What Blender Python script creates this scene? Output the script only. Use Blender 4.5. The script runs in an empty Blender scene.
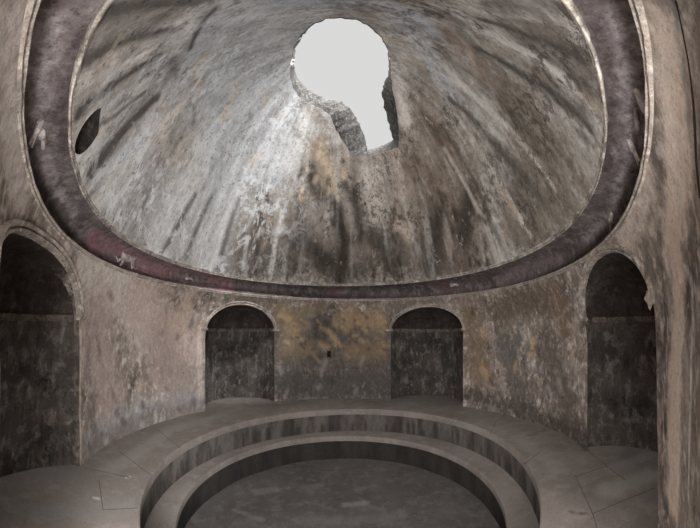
import bpy, bmesh, math, random
import numpy as np
from mathutils import Vector, noise as mnoise
random.seed(4); rng = np.random.default_rng(4)
S = 3.4                                   # metres per unit of the survey below
CAMZ = 0.3728 * S                         # eye height over the walkway
FX, X0, FY, Y0 = 246.39, 320.3, 341.84, 336.0
C = bpy.context.scene.collection

# ---------------------------------------------------------------- survey of the room (units of wall radius, z from eye level)
ZF, ZB, ZP = -0.3728, -0.4910, -0.613     # walkway, step, pool floor
#        z      cx      cy      R      a2      b2
K = [(-0.75, 0.1059, 1.0010, 1.0000, 0.0073, 0.0039),
     (-0.02, 0.1059, 1.0010, 1.0000, 0.0073, 0.0039),
     (0.2101, 0.1064, 0.9902, 0.9190, 0.0352, 0.0345),
     (0.2852, 0.0777, 0.9934, 0.8528, 0.0497, 0.0127),
     (1.10, 0.0900, 0.9916, 0.8528, 0.0000, 0.0000)]
KZ = np.array([k[0] for k in K])
def kin(z, c): return np.interp(z, KZ, [k[c] for k in K])
def rprof(z):
    z = np.asarray(z, float)
    w = np.clip((z + 0.02) / 0.2301, 0, 1)
    r = 1.0 - 0.081 * w ** 2.2
    fr = 0.919 + (0.8528 - 0.919) * (z - 0.2101) / 0.0751
    u = np.clip((z - 0.2852) / 0.8148, 0, 1)
    dm = 0.8528 * (1 - u) ** 0.662
    return np.where(z < 0.2101, r, np.where(z < 0.2852, fr, dm))
def rad(z, th, R=None):
    R = rprof(z) if R is None else R
    return R * (1 + kin(z, 4) * np.cos(2 * th) + kin(z, 5) * np.sin(2 * th))
def P(th, z, R=None, dr=0.0, dz=0.0):     # point of the room shell, th = 0 is the far side, + to the right
    r = rad(z, th, R) + dr
    x = kin(z, 1) + r * np.sin(th); y = kin(z, 2) + r * np.cos(th)
    return np.stack([x * S, y * S, (np.asarray(z) + 0 * r + dz) * S + CAMZ], -1)
def ray(px, py):
    az = (px - X0) / FX; el = (Y0 - py) / FY
    return np.array([math.sin(az) * math.cos(el), math.cos(az) * math.cos(el), math.sin(el)])
def hit(px, py, off=0.0):                 # where a line of sight meets the walls or the dome (off = shell thickness outwards)
    d = ray(px, py); lo = 0.0
    def inside(t):
        p = d * t
        z = p[2] - off * 0.6
        if z > 1.09: return False
        cx, cy = kin(z, 1), kin(z, 2)
        th = math.atan2(p[0] - cx, p[1] - cy)
        return math.hypot(p[0] - cx, p[1] - cy) < float(rad(z, th)) + off * 0.8
    t = 0.03
    while t < 4 and inside(t + 0.004): t += 0.004
    hi = t + 0.004
    for _ in range(25):
        m = (t + hi) / 2
        if inside(m): t = m
        else: hi = m
    p = d * t
    return np.array([p[0] * S, p[1] * S, p[2] * S + CAMZ])
def hitz(px, py, z):
    d = ray(px, py); t = z / d[2]
    return np.array([d[0] * t * S, d[1] * t * S, z * S + CAMZ])
def angof(p, z=0.0):                      # world point -> theta
    return math.atan2(p[0] / S - float(kin(z, 1)), p[1] / S - float(kin(z, 2)))

def srgb(c):
    c = np.array(c, float) / 255.0
    return np.where(c <= 0.04045, c / 12.92, ((c + 0.055) / 1.055) ** 2.4)
GAIN = 3.0
def alb(c, g=None):
    c = srgb(c) * (g or GAIN); y = c @ np.array([0.3, 0.59, 0.11]); c = y + (c - y) * 0.62
    return c * min(1.0, 0.88 / c.max())

# ---------------------------------------------------------------- helpers
def mesh_obj(name, verts, faces, mat=None, parent=None, smooth=True):
    me = bpy.data.meshes.new(name)
    me.from_pydata([tuple(map(float, v)) for v in verts], [], [tuple(map(int, f)) for f in faces])
    me.update()
    o = bpy.data.objects.new(name, me); C.objects.link(o)
    if mat: me.materials.append(mat)
    if smooth: me.polygons.foreach_set('use_smooth', [True] * len(me.polygons))
    if parent is not None:
        o.parent = parent; o.matrix_parent_inverse = parent.matrix_world.inverted()
        o.matrix_parent_inverse.translation = -Vector(parent.location)
    return o
def recalc(o):
    bm = bmesh.new(); bm.from_mesh(o.data); bmesh.ops.recalc_face_normals(bm, faces=bm.faces)
    bm.to_mesh(o.data); bm.free()
def sharpen(o, deg=32):
    bm = bmesh.new(); bm.from_mesh(o.data)
    for f in bm.faces: f.smooth = True
    for e in bm.edges:
        e.smooth = not (len(e.link_faces) == 2 and e.calc_face_angle(0) > math.radians(deg))
    bm.to_mesh(o.data); bm.free()
def grid_faces(n, m, wrap=False, off=0, flip=False):
    f = []
    for i in range(n if wrap else n - 1):
        a = i * m; b = ((i + 1) % n) * m
        for j in range(m - 1):
            q = (off + a + j, off + b + j, off + b + j + 1, off + a + j + 1)
            f.append(q[::-1] if flip else q)
    return f
def boolean(o, cutters):
    for c in cutters:
        md = o.modifiers.new('cut', 'BOOLEAN'); md.operation = 'DIFFERENCE'; md.object = c; md.solver = 'MANIFOLD'
    dg = bpy.context.evaluated_depsgraph_get(); dg.update()
    me = bpy.data.meshes.new_from_object(o.evaluated_get(dg))
    if len(me.polygons) < 100:
        for md in o.modifiers: md.solver = 'EXACT'
        dg = bpy.context.evaluated_depsgraph_get(); dg.update()
        me = bpy.data.meshes.new_from_object(o.evaluated_get(dg))
    o.modifiers.clear(); old = o.data; name = old.name; o.data = me; bpy.data.meshes.remove(old); me.name = name
    for c in cutters:
        m = c.data; bpy.data.objects.remove(c); bpy.data.meshes.remove(m)
def loft(name, A, B, e0=0.3, e1=0.3):     # solid between two closed outlines with the same count, extended past both
    A = np.array(A); B = np.array(B); D = B - A
    L = [A - D * e0, A, B, B + D * e1]; n = len(A); v = np.concatenate(L); f = []
    for k in range(3):
        for i in range(n):
            j = (i + 1) % n; f.append((k * n + i, k * n + j, (k + 1) * n + j, (k + 1) * n + i))
    f.append(tuple(range(n))[::-1]); f.append(tuple(range(3 * n, 4 * n)))
    o = mesh_obj(name, v, f, smooth=False); bm = bmesh.new(); bm.from_mesh(o.data)
    bmesh.ops.triangulate(bm, faces=bm.faces); bmesh.ops.recalc_face_normals(bm, faces=bm.faces)
    bm.to_mesh(o.data); bm.free(); return o
def sweep(name, pts, outs, prof, mat, parent=None, closed=False, ups=None, rough=0.0):
    """prof = closed list of (out, up) offsets in metres along a path; outs = unit vectors, up = tangent x out"""
    pts = np.array(pts); outs = np.array(outs); n = len(pts)
    if closed: T = np.roll(pts, -1, 0) - np.roll(pts, 1, 0)
    else: T = np.gradient(pts, axis=0)
    T /= np.linalg.norm(T, axis=1)[:, None]
    if ups is None:
        ups = np.cross(outs, T); ups /= np.linalg.norm(ups, axis=1)[:, None]
    m = len(prof); V = []
    for i in range(n):
        for (a, b) in prof:
            k = 1.0
            if rough:
                q = pts[i] * 5 + np.array([a * 30, b * 30, 0]); k = mnoise.noise(Vector(q)) * rough + mnoise.noise(Vector(q * 4)) * rough * 0.6
                V.append(pts[i] + outs[i] * (a + k) + ups[i] * (b + k * 0.5))
            else: V.append(pts[i] + outs[i] * a + ups[i] * b)
    F = []
    for i in range(n if closed else n - 1):
        for j in range(m):
            a = i * m + j; b = i * m + (j + 1) % m; c = ((i + 1) % n) * m + (j + 1) % m; d = ((i + 1) % n) * m + j
            F.append((a, b, c, d))
    if not closed: F.append(tuple(range(m))[::-1]); F.append(tuple(range((n - 1) * m, n * m)))
    o = mesh_obj(name, V, F, mat, parent); recalc(o); sharpen(o, 40); return o

# ---------------------------------------------------------------- stains, plaster patches and some painted light and shade on a surface
def stroke(pts, w, col, a=0.8, soft=0.5): return (np.array(pts, float), w, np.array(alb(col)), a, soft)
def paint(o, strokes, name='stain'):
    me = o.data; n = len(me.vertices); co = np.empty(n * 3); me.vertices.foreach_get('co', co); co = co.reshape(-1, 3)
    rgb = np.zeros((n, 3)); A = np.zeros(n)
    for pts, w, col, a, soft in strokes:
        w = w if isinstance(w, (tuple, list)) else (w, w)
        best = np.full(n, 1e9)
        m = len(pts)
        if m == 1: best = np.linalg.norm(co - pts[0], axis=1) / w[0]
        for k in range(m - 1):
            p, q = pts[k], pts[k + 1]; d = q - p; L = (d @ d) + 1e-12
            t = np.clip(((co - p) @ d) / L, 0, 1)
            ww = w[0] + (w[1] - w[0]) * (k + t) / (m - 1)
            best = np.minimum(best, np.linalg.norm(co - (p + t[:, None] * d), axis=1) / ww)
        al = a * np.clip((1 + soft - best) / (2 * soft), 0, 1) ** 1.3
        A2 = al + A * (1 - al); nz = A2 > 1e-6
        rgb[nz] = (col[None] * al[nz, None] + rgb[nz] * (A[nz] * (1 - al[nz]))[:, None]) / A2[nz, None]
        A = A2
    at = me.color_attributes.new(name, 'FLOAT_COLOR', 'POINT')
    at.data.foreach_set('color', np.concatenate([rgb, A[:, None]], 1).astype(np.float32).ravel())

# ---------------------------------------------------------------- materials
class NT:
    def __init__(s, name):
        s.m = bpy.data.materials.new(name); s.m.use_nodes = True; s.t = s.m.node_tree; s.t.nodes.clear()
        s.out = s.n('ShaderNodeOutputMaterial'); s.b = s.n('ShaderNodeBsdfPrincipled'); s.l(s.b.outputs[0], s.out.inputs[0])
        s.co = s.n('ShaderNodeTexCoord').outputs['Object']
    def n(s, ty, **k):
        q = s.t.nodes.new(ty)
        for a, v in k.items(): setattr(q, a, v)
        return q
    def l(s, a, b): s.t.links.new(a, b)
    def noise(s, scale, detail=6, rough=0.6, stretch=None, dist=0.0, co=None, off=0):
        mp = s.n('ShaderNodeMapping'); s.l(co or s.co, mp.inputs[0])
        mp.inputs['Scale'].default_value = stretch or (1, 1, 1); mp.inputs['Location'].default_value = (off, off * 1.7, off * 0.6)
        q = s.n('ShaderNodeTexNoise'); s.l(mp.outputs[0], q.inputs['Vector'])
        q.inputs['Scale'].default_value = scale; q.inputs['Detail'].default_value = detail
        q.inputs['Roughness'].default_value = rough; q.inputs['Distortion'].default_value = dist
        return q.outputs['Fac']
    def ramp(s, f, stops):
        q = s.n('ShaderNodeValToRGB'); s.l(f, q.inputs[0]); e = q.color_ramp.elements
        while len(e) < len(stops): e.new(0.5)
        for x, (p, c) in zip(e, stops): x.position = p; x.color = (c, c, c, 1) if not hasattr(c, '__len__') else (*c, 1)
        return q.outputs[0]
    def mix(s, f, a, b, mode='MIX'):
        q = s.n('ShaderNodeMix', data_type='RGBA', blend_type=mode)
        for sock, v in ((q.inputs[0], f), (q.inputs[6], a), (q.inputs[7], b)):
            if isinstance(v, bpy.types.NodeSocket): s.l(v, sock)
            elif hasattr(v, '__len__'): sock.default_value = (*v, 1)
            else: sock.default_value = v
        return q.outputs[2]
    def math(s, op, a, b=0.0, c=0.0, clamp=False):
        q = s.n('ShaderNodeMath', operation=op, use_clamp=clamp)
        for sock, v in zip(q.inputs, (a, b, c)):
            if isinstance(v, bpy.types.NodeSocket): s.l(v, sock)
            else: sock.default_value = v
        return q.outputs[0]
    def bump(s, h, strength=0.5, dist=0.02):
        q = s.n('ShaderNodeBump'); q.inputs['Strength'].default_value = strength; q.inputs['Distance'].default_value = dist
        s.l(h, q.inputs['Height']); s.l(q.outputs[0], s.b.inputs['Normal'])
    def fin(s, col, rough=0.9, spec=0.2):
        if isinstance(col, bpy.types.NodeSocket): s.l(col, s.b.inputs['Base Color'])
        else: s.b.inputs['Base Color'].default_value = (*col, 1)
        s.b.inputs['Roughness'].default_value = rough; s.b.inputs['Specular IOR Level'].default_value = spec
        return s.m
    def stain(s, base, edge=0.9, scale=6.0, stretch=None):
        at = s.n('ShaderNodeAttribute', attribute_name='stain')
        ns = s.noise(scale, 8, 0.65, stretch)
        f = s.math('MULTIPLY_ADD', s.math('SUBTRACT', ns, 0.5), s.math('MULTIPLY', s.math('MULTIPLY', at.outputs['Alpha'], s.math('SUBTRACT', 1.0, at.outputs['Alpha'])), 4 * edge * 2), at.outputs['Alpha'], clamp=True)
        return s.mix(f, base, at.outputs['Color'])

def plaster(name, light, mid, dark, ochre=None, scale=1.0, vary=1.0, stretch=None, pit=1.0, bump=0.5, edge=1.7, vstain=(1, 1, 0.25), radial=0.0, stains=True, run_amt=0.55):
    g = NT(name)
    a = g.noise(1.6 * scale, 8, 0.62, stretch)
    base = g.mix(g.ramp(a, [(0.36, 0.0), (0.62, 1.0)]), alb(dark), alb(mid))
    b = g.noise(4.5 * scale, 9, 0.7, stretch, 0.3, off=3)
    base = g.mix(g.ramp(b, [(0.5, 0.0), (0.64, 0.75)]), base, alb(light))
    if ochre:
        o = g.noise(2.6 * scale, 7, 0.65, stretch, off=9)
        base = g.mix(g.ramp(o, [(0.56, 0.0), (0.68, 0.6)]), base, alb(ochre))
    if stains: base = g.stain(base, edge, 9.0 if radial else 13.0)
    if radial:
        sb = g.n('ShaderNodeVectorMath', operation='SUBTRACT'); g.l(g.co, sb.inputs[0]); sb.inputs[1].default_value = (0.09 * S, 0.9916 * S, 0)
        fl_ = g.n('ShaderNodeVectorMath', operation='MULTIPLY'); g.l(sb.outputs[0], fl_.inputs[0]); fl_.inputs[1].default_value = (1, 1, 0)
        nn_ = g.n('ShaderNodeVectorMath', operation='NORMALIZE'); g.l(fl_.outputs[0], nn_.inputs[0])
        zz_ = g.n('ShaderNodeVectorMath', operation='MULTIPLY'); g.l(g.co, zz_.inputs[0]); zz_.inputs[1].default_value = (0.02, 0.02, 0.10)
        ad = g.n('ShaderNodeVectorMath', operation='ADD'); g.l(nn_.outputs[0], ad.inputs[0]); g.l(zz_.outputs[0], ad.inputs[1])
        r1 = g.noise(5.5, 3, 0.55, co=ad.outputs[0]); r2 = g.noise(17, 4, 0.6, co=ad.outputs[0], off=4)
        base = g.mix(radial, base, g.ramp(r1, [(0.36, 0.42), (0.6, 1.0)]), 'MULTIPLY')
        base = g.mix(radial * 0.7, base, g.ramp(r2, [(0.35, 0.5), (0.55, 1.0)]), 'MULTIPLY')
        hi = g.noise(9, 3, 0.5, co=ad.outputs[0], off=11)
        base = g.mix(g.math('MULTIPLY', g.ramp(hi, [(0.56, 0.0), (0.7, 1.0)]), radial * 0.6), base, alb((168, 166, 162)))
    fine = g.noise(34 * scale, 5, 0.7, off=5)
    base = g.mix(0.75 * vary, base, g.ramp(fine, [(0.28, 0.45), (0.5, 1.0), (0.75, 1.0)]), 'MULTIPLY')
    run = g.noise(9 * scale, 6, 0.65, vstain, off=7)
    base = g.mix(run_amt * vary, base, g.ramp(run, [(0.3, 0.45), (0.52, 1.0), (0.75, 1.0)]), 'MULTIPLY')
    br = g.noise(7.5 * scale, 9, 0.75, vstain, 0.4, off=21)
    base = g.mix(0.30 * vary, base, g.mix(g.ramp(br, [(0.5, 0.0), (0.62, 1.0)]), (0.45, 0.45, 0.45), (1, 1, 1)), 'OVERLAY')
    if radial:
        sx = g.n('ShaderNodeSeparateXYZ'); g.l(g.co, sx.inputs[0])
        # the pale coat survives high up and to the left, the right and the foot are flaked to brown
        LEFT = g.ramp(g.math('ADD', g.math('MULTIPLY', sx.outputs[0], -0.55), g.math('MULTIPLY', g.math('SUBTRACT', sx.outputs[2], 3.1), 0.55)), [(0.0, 0.0), (0.9, 1.0)])
        k1 = g.math('MULTIPLY', g.ramp(g.noise(9, 10, 0.8, (1, 1, 0.6), 0.5, off=31), [(0.51, 0.0), (0.54, 1.0)]), g.ramp(g.noise(1.3, 5, 0.6, off=33), [(0.44, 0.0), (0.58, 1.0)]))
        base = g.mix(g.math('MULTIPLY', g.math('MULTIPLY', k1, g.math('SUBTRACT', 1.0, g.math('MULTIPLY', LEFT, 0.6))), 0.8), base, alb((50, 42, 35)))
        k2 = g.math('MULTIPLY', g.ramp(g.noise(7, 10, 0.75, (1, 1, 0.7), 0.5, off=41), [(0.58, 0.0), (0.62, 1.0)]), g.ramp(g.noise(1.6, 5, 0.6, off=43), [(0.47, 0.0), (0.6, 1.0)]))
        base = g.mix(g.math('MULTIPLY', k2, 0.4), base, alb((150, 132, 110)))
        k3 = g.math('MULTIPLY', g.ramp(g.noise(5, 10, 0.75, (1, 1, 0.8), 0.6, off=51), [(0.52, 0.0), (0.55, 1.0)]), g.math('MULTIPLY', g.ramp(g.noise(1.1, 5, 0.6, off=53), [(0.42, 0.0), (0.56, 1.0)]), LEFT))
        base = g.mix(g.math('MULTIPLY', k3, 0.8), base, alb((190, 194, 198)))
    else:
        k1 = g.ramp(g.noise(14, 10, 0.8, (1, 1, 0.6), 0.5, off=31), [(0.55, 0.0), (0.59, 1.0)])
        base = g.mix(g.math('MULTIPLY', k1, 0.42 * vary), base, g.mix(1.0, base, (0.42, 0.40, 0.38), 'MULTIPLY'))
        k2 = g.ramp(g.noise(12, 10, 0.8, (1, 1, 0.6), 0.5, off=41), [(0.56, 0.0), (0.60, 1.0)])
        base = g.mix(g.math('MULTIPLY', k2, 0.4 * vary), base, g.mix(1.0, base, (1.5, 1.48, 1.46), 'MULTIPLY'))
    sp_ = g.noise(40 * scale, 4, 0.8, off=61)
    base = g.mix(g.math('MULTIPLY', g.ramp(sp_, [(0.60, 0.0), (0.66, 1.0)]), 0.45 * vary), base, g.mix(1.0, base, (1.7, 1.68, 1.65), 'MULTIPLY'))
    sd_ = g.noise(26 * scale, 5, 0.8, off=67)
    base = g.mix(g.math('MULTIPLY', g.ramp(sd_, [(0.36, 1.0), (0.42, 0.0)]), 0.6 * vary), base, g.mix(1.0, base, (0.35, 0.33, 0.31), 'MULTIPLY'))
    pits = g.noise(17 * scale, 4, 0.8, off=13)
    pm = g.ramp(pits, [(0.34, 0.12), (0.405, 1.0)])
    base = g.mix(0.8 * pit, base, pm, 'MULTIPLY')
    h = g.math('ADD', g.math('MULTIPLY', b, 0.9), g.math('ADD', g.math('MULTIPLY', fine, 0.5), g.math('MULTIPLY', pm, 0.25)))
    g.bump(h, bump, 0.02)
    return g.fin(base)
M = {}
M['dome'] = plaster('weathered_dome_plaster', (172, 170, 166), (132, 125, 117), (100, 92, 84), (128, 106, 80), scale=1.0, pit=0.9, radial=0.5, vary=0.85, bump=0.7)
M['wall'] = plaster('old_wall_plaster', (146, 136, 127), (108, 96, 87), (64, 56, 51), (124, 96, 62), scale=1.9, vstain=(1, 1, 0.8), run_amt=0.35, vary=0.8, pit=0.6)
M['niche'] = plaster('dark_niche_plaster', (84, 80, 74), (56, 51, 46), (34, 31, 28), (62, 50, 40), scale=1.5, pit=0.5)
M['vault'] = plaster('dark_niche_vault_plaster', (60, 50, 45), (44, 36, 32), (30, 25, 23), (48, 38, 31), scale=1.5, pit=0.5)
M['frieze'] = plaster('red_frieze_stucco', (90, 84, 83), (68, 59, 59), (50, 42, 42), None, scale=1.6, pit=0.5)
M['mould'] = plaster('stucco_moulding', (150, 141, 131), (116, 107, 98), (70, 63, 57), None, scale=3, pit=0.9)
M['arch'] = plaster('stucco_archivolt', (156, 146, 134), (124, 113, 103), (84, 75, 68), None, scale=3, pit=0.6)
M['hole'] = plaster('masonry_darkened_as_hole_shadow', (44, 38, 33), (28, 24, 21), (14, 12, 11), None, scale=3, pit=0.6, stains=False)
M['ledge'] = plaster('niche_ledge_stucco', (96, 86, 78), (76, 66, 58), (50, 43, 38), None, scale=3, pit=0.6)
M['relief'] = plaster('relief_stucco', (156, 146, 142), (126, 115, 112), (86, 76, 74), None, scale=4, pit=0.5)
M['rubble'] = plaster('rubble_masonry', (66, 63, 58), (38, 35, 32), (14, 13, 12), None, scale=4.5, pit=1.0, bump=1.0, stains=False)  # albedo lowered to tone down direct sun on the reveals

def floor_mat(name, light, mid, dark, joints=False, pit=0.3):
    g = NT(name)
    a = g.noise(1.2, 7, 0.6)
    base = g.mix(g.ramp(a, [(0.35, 0.0), (0.65, 1.0)]), alb(dark), alb(mid))
    b = g.noise(5, 8, 0.65, off=4)
    base = g.mix(g.ramp(b, [(0.5, 0.0), (0.72, 0.6)]), base, alb(light))
    base = g.stain(base, 0.7, 7)
    f = g.noise(45, 5, 0.7, off=8)
    base = g.mix(0.5, base, g.ramp(f, [(0.3, 0.6), (0.55, 1.0)]), 'MULTIPLY')
    p = g.noise(14, 6, 0.75, off=15)
    base = g.mix(pit, base, g.ramp(p, [(0.33, 0.4), (0.42, 1.0)]), 'MULTIPLY')
    g.bump(g.math('ADD', b, g.math('MULTIPLY', f, 0.4)), 0.35, 0.012)
    return g.fin(base, 0.8, 0.3)
M['floor'] = floor_mat('grey_marble_walkway', (108, 98, 91), (92, 83, 77), (77, 69, 64))
M['step'] = floor_mat('pool_step_stone', (106, 97, 91), (92, 83, 78), (78, 70, 66))
M['pool'] = floor_mat('pool_bottom_stone', (84, 78, 75), (62, 58, 56), (50, 47, 46), pit=0.7)
def riser_mat(name, light, dark):
    g = NT(name)
    a = g.noise(3.0, 7, 0.6, (1, 1, 0.35))
    base = g.mix(g.ramp(a, [(0.38, 0.0), (0.6, 1.0)]), alb(dark), alb(light))
    base = g.stain(base, 0.9, 8, (1, 1, 0.3))
    f = g.noise(30, 5, 0.7, (1, 1, 0.5), off=4)
    base = g.mix(0.6, base, g.ramp(f, [(0.3, 0.5), (0.55, 1.0)]), 'MULTIPLY')
    g.bump(f, 0.3, 0.01)
    return g.fin(base, 0.85, 0.25)
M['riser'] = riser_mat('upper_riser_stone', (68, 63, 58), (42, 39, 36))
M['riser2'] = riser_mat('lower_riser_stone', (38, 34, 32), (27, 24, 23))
g = NT('dark_mortar_crack'); M['crack'] = g.fin(alb((22, 19, 17)))

def stroke_px(L, pts, w, col, a, soft, z=None):
    q = [hit(*p) if z is None else hitz(*p, z) for p in pts]
    d = np.mean([np.linalg.norm(p - [0, 0, CAMZ]) for p in q]); k = d / 290.0
    w = w if isinstance(w, tuple) else (w, w)
    L.append(stroke(q, (w[0] * k, w[1] * k), col, a, soft))
# ---------------------------------------------------------------- dome (the ceiling)
N = 900
th = np.linspace(-math.pi, math.pi, N, endpoint=False)
us = np.concatenate([np.linspace(0, 0.9, 150), 0.9 + 0.0995 * np.linspace(0, 1, 26)[1:]])
zs = 0.2852 + 0.8148 * us
TH = 0.085                                # shell thickness, units
def shell_dome():
    V = []; m = len(zs)
    for s_, (dr, dz) in enumerate(((0, 0), (TH * 0.8, TH * 0.6))):
        for t in th: V.append(P(np.full(m, t), zs, dr=dr, dz=dz))
    V = np.concatenate(V).reshape(-1, 3)
    # gentle unevenness of the hand-laid surface
    W = np.array([mnoise.noise(Vector(v * 0.9)) * 0.018 + mnoise.noise(Vector(v * 3.1)) * 0.005 for v in V])
    cx, cy = 0.09 * S, 0.9916 * S
    rr = V[:, :2] - [cx, cy]; rr /= np.linalg.norm(rr, axis=1)[:, None] + 1e-6
    fade = np.clip((V[:, 2] - zs[0] * S - CAMZ) / 0.4, 0, 1)
    V[:, 0] += rr[:, 0] * W * fade; V[:, 1] += rr[:, 1] * W * fade
    F = grid_faces(N, m, True) + grid_faces(N, m, True, N * m, True)
    for i in range(N):
        j = (i + 1) % N
        F.append((i * m, N * m + i * m, N * m + j * m, j * m))
    V = list(V)
    for s_ in (0, 1):
        top = np.mean([V[s_ * N * m + i * m + m - 1] for i in range(0, N, 9)], axis=0); V.append(top)
        c = len(V) - 1
        for i in range(N):
            a = s_ * N * m + i * m + m - 1; b = s_ * N * m + ((i + 1) % N) * m + m - 1
            F.append((a, b, c) if s_ == 0 else (b, a, c))
    return V, F
V, F = shell_dome()
dome = mesh_obj('ceiling', V, F, M['dome']); recalc(dome)
# keyhole opening: inner lip and outer lip, as seen against the sky
inner = [(341, 17), (357, 19), (371, 26), (382, 37), (389, 50), (391, 64), (391, 78), (393, 92), (396, 104), (398, 122), (399, 140), (398, 148), (385, 152), (370, 156), (356, 157), (349, 151), (341, 139), (334, 127), (330, 116), (322, 110), (310, 104), (300, 98), (293, 88), (290, 76), (291, 62), (294, 47), (301, 34), (312, 24), (326, 18)]
outer = [(341, 18), (356, 20), (370, 27), (381, 38), (388, 51), (389, 64), (388, 74), (384, 84), (382, 93), (384, 108), (389, 125), (393, 140), (386, 144), (378, 147), (367, 150), (366, 142), (362, 130), (356, 118), (350, 109), (341, 102), (327, 99), (316, 94), (305, 87), (297, 77), (294, 63), (296, 48), (303, 35), (313, 25), (326, 19)]
def dense(poly, k=4):
    out = []
    for i in range(len(poly)):
        a = poly[i]; b = poly[(i + 1) % len(poly)]
        for j in range(k): out.append((a[0] + (b[0] - a[0]) * j / k, a[1] + (b[1] - a[1]) * j / k))
    return out
A = np.array([hit(*p) for p in dense(inner)]); B = np.array([hit(*p, off=TH) for p in dense(outer)])
jit = np.array([[mnoise.noise(Vector((i * 0.9, 2.3, k * 7.1))) * 0.02 for k in range(3)] for i in range(len(A))])
cut1 = loft('cutter', A + jit * 0.6, B + jit, 0.5, 0.5)
# round hole low on the left of the dome
hp = hit(85, 137); rr = np.array([hp[0] - 0.09 * S, hp[1] - 0.99 * S, 0]); rr /= np.linalg.norm(rr); tg = np.array([-rr[1], rr[0], 0])
ring = [hp + tg * 0.15 * math.cos(a) + np.array([0, 0, 1]) * 0.13 * math.sin(a) for a in np.linspace(0, 2 * math.pi, 24, endpoint=False)]
cut2 = loft('cutter', np.array(ring) - rr * 0.1 + [0, 0, 0.04], np.array(ring) + rr * 0.10 + [0, 0, 0.04], 0, 0)
boolean(dome, [cut1, cut2]); 
M['mouldroom'] = M['mould']
dome['kind'] = 'structure'; dome['label'] = 'tall conical dome of stained plaster with a keyhole opening to the sky'
# rubble faces of the opening get their own masonry
dome.data.materials.clear(); dome.data.materials.append(M['dome']); dome.data.materials.append(M['rubble'])
me = dome.data; cen = np.empty(len(me.polygons) * 3); me.polygons.foreach_get('center', cen); cen = cen.reshape(-1, 3)
nor = np.empty(len(me.polygons) * 3); me.polygons.foreach_get('normal', nor); nor = nor.reshape(-1, 3)
zz = (cen[:, 2] - CAMZ) / S
cxy = np.stack([kin(zz, 1), kin(zz, 2)], 1); rv = cen[:, :2] / S - cxy; rl = np.linalg.norm(rv, axis=1)
ang = np.arctan2(rv[:, 0], rv[:, 1]); depth = rl - rad(zz, ang)
ax = (A.mean(0) + B.mean(0)) / 2; near = np.linalg.norm(cen - ax, axis=1) < 2.4
dome.data.materials.append(M['hole'])
hol = (np.linalg.norm(cen - hp, axis=1) < 0.5) & (depth > 0.0065) & (depth < 0.06)
idx = ((depth > 0.0065) & near & (zz > 0.5)).astype(np.int32); idx[hol] = 2
me.polygons.foreach_set('material_index', idx)
DOME_STROKES = []
def D(pts, w, col, a=0.7, soft=0.5):
    m_ = sum(col) / 3
    if (max(w) if isinstance(w, tuple) else w) < 13 and m_ < 100: col = tuple(c * 0.7 for c in col); a = min(1.0, a * 1.12); w = (w[0] * 1.1, w[1] * 1.1) if isinstance(w, tuple) else w * 1.1; soft = 0.65
    if m_ > 128: col = tuple(c * 1.06 for c in col)
    stroke_px(DOME_STROKES, pts, w, col, a, soft)
# broad grounds
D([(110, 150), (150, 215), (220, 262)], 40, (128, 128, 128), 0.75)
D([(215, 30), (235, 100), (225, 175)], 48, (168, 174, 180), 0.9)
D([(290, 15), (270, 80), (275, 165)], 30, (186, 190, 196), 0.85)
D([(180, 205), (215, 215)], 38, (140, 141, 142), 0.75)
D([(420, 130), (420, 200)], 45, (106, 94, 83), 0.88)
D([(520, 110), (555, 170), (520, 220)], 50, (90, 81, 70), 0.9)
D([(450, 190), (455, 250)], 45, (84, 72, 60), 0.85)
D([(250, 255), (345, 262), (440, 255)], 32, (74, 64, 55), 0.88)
D([(310, 215), (345, 225)], 32, (112, 102, 92), 0.8)
D([(115, 20), (160, 15)], 36, (94, 87, 82), 0.85)
D([(520, 30), (570, 60)], 42, (86, 79, 72), 0.88)
D([(455, 40), (480, 62)], 22, (104, 88, 76), 0.8)
D([(400, 20), (425, 55), (448, 92)], 15, (172, 174, 180), 0.85)
D([(270, 6), (330, 4), (400, 8), (430, 30)], 13, (186, 194, 208), 0.85)  # colour brightened to make up for weak light at the dome top
D([(395, 70), (405, 120)], 8, (170, 162, 154), 0.8)
# sunlight glow beside the opening, painted on as white strokes
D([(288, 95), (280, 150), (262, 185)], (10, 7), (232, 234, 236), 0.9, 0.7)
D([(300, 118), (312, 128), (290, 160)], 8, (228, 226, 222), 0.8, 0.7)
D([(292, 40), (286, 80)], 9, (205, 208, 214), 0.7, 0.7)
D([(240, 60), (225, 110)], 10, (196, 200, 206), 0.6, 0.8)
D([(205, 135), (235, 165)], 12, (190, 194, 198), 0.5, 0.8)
# dark and pale runs fanning out on the left
D([(104, 12), (200, 4)], (9, 5), (84, 77, 73), 0.85)
D([(84, 62), (130, 40), (190, 28)], (10, 5), (86, 79, 75), 0.85)
D([(92, 82), (140, 62), (185, 44)], (6, 3), (132, 128, 126), 0.7)
D([(80, 112), (120, 80), (160, 55)], (8, 4), (84, 78, 75), 0.85)
D([(88, 122), (130, 92), (170, 66)], (6, 4), (152, 152, 152), 0.8)
D([(92, 172), (118, 138), (156, 98)], (13, 7), (66, 62, 60), 0.98)
D([(90, 132), (115, 116), (145, 92)], (4, 3), (84, 80, 76), 0.7)
D([(96, 180), (130, 150), (158, 122)], (7, 9), (150, 154, 160), 0.85)
D([(112, 205), (150, 165)], (6, 5), (140, 143, 148), 0.7)
D([(198, 8), (184, 40), (176, 74), (160, 104)], 4.5, (196, 192, 186), 0.95)
D([(190, 26), (150, 52), (120, 66)], (3.5, 4), (160, 156, 150), 0.8)
D([(178, 62), (140, 84), (98, 112)], (3.5, 4), (166, 164, 160), 0.8)
D([(215, 8), (200, 24), (190, 48)], 4, (74, 66, 58), 0.8)
D([(200, 60), (198, 88)], 10, (134, 122, 108), 0.8)
D([(172, 60), (180, 78)], 7, (96, 86, 84), 0.6)
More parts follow.
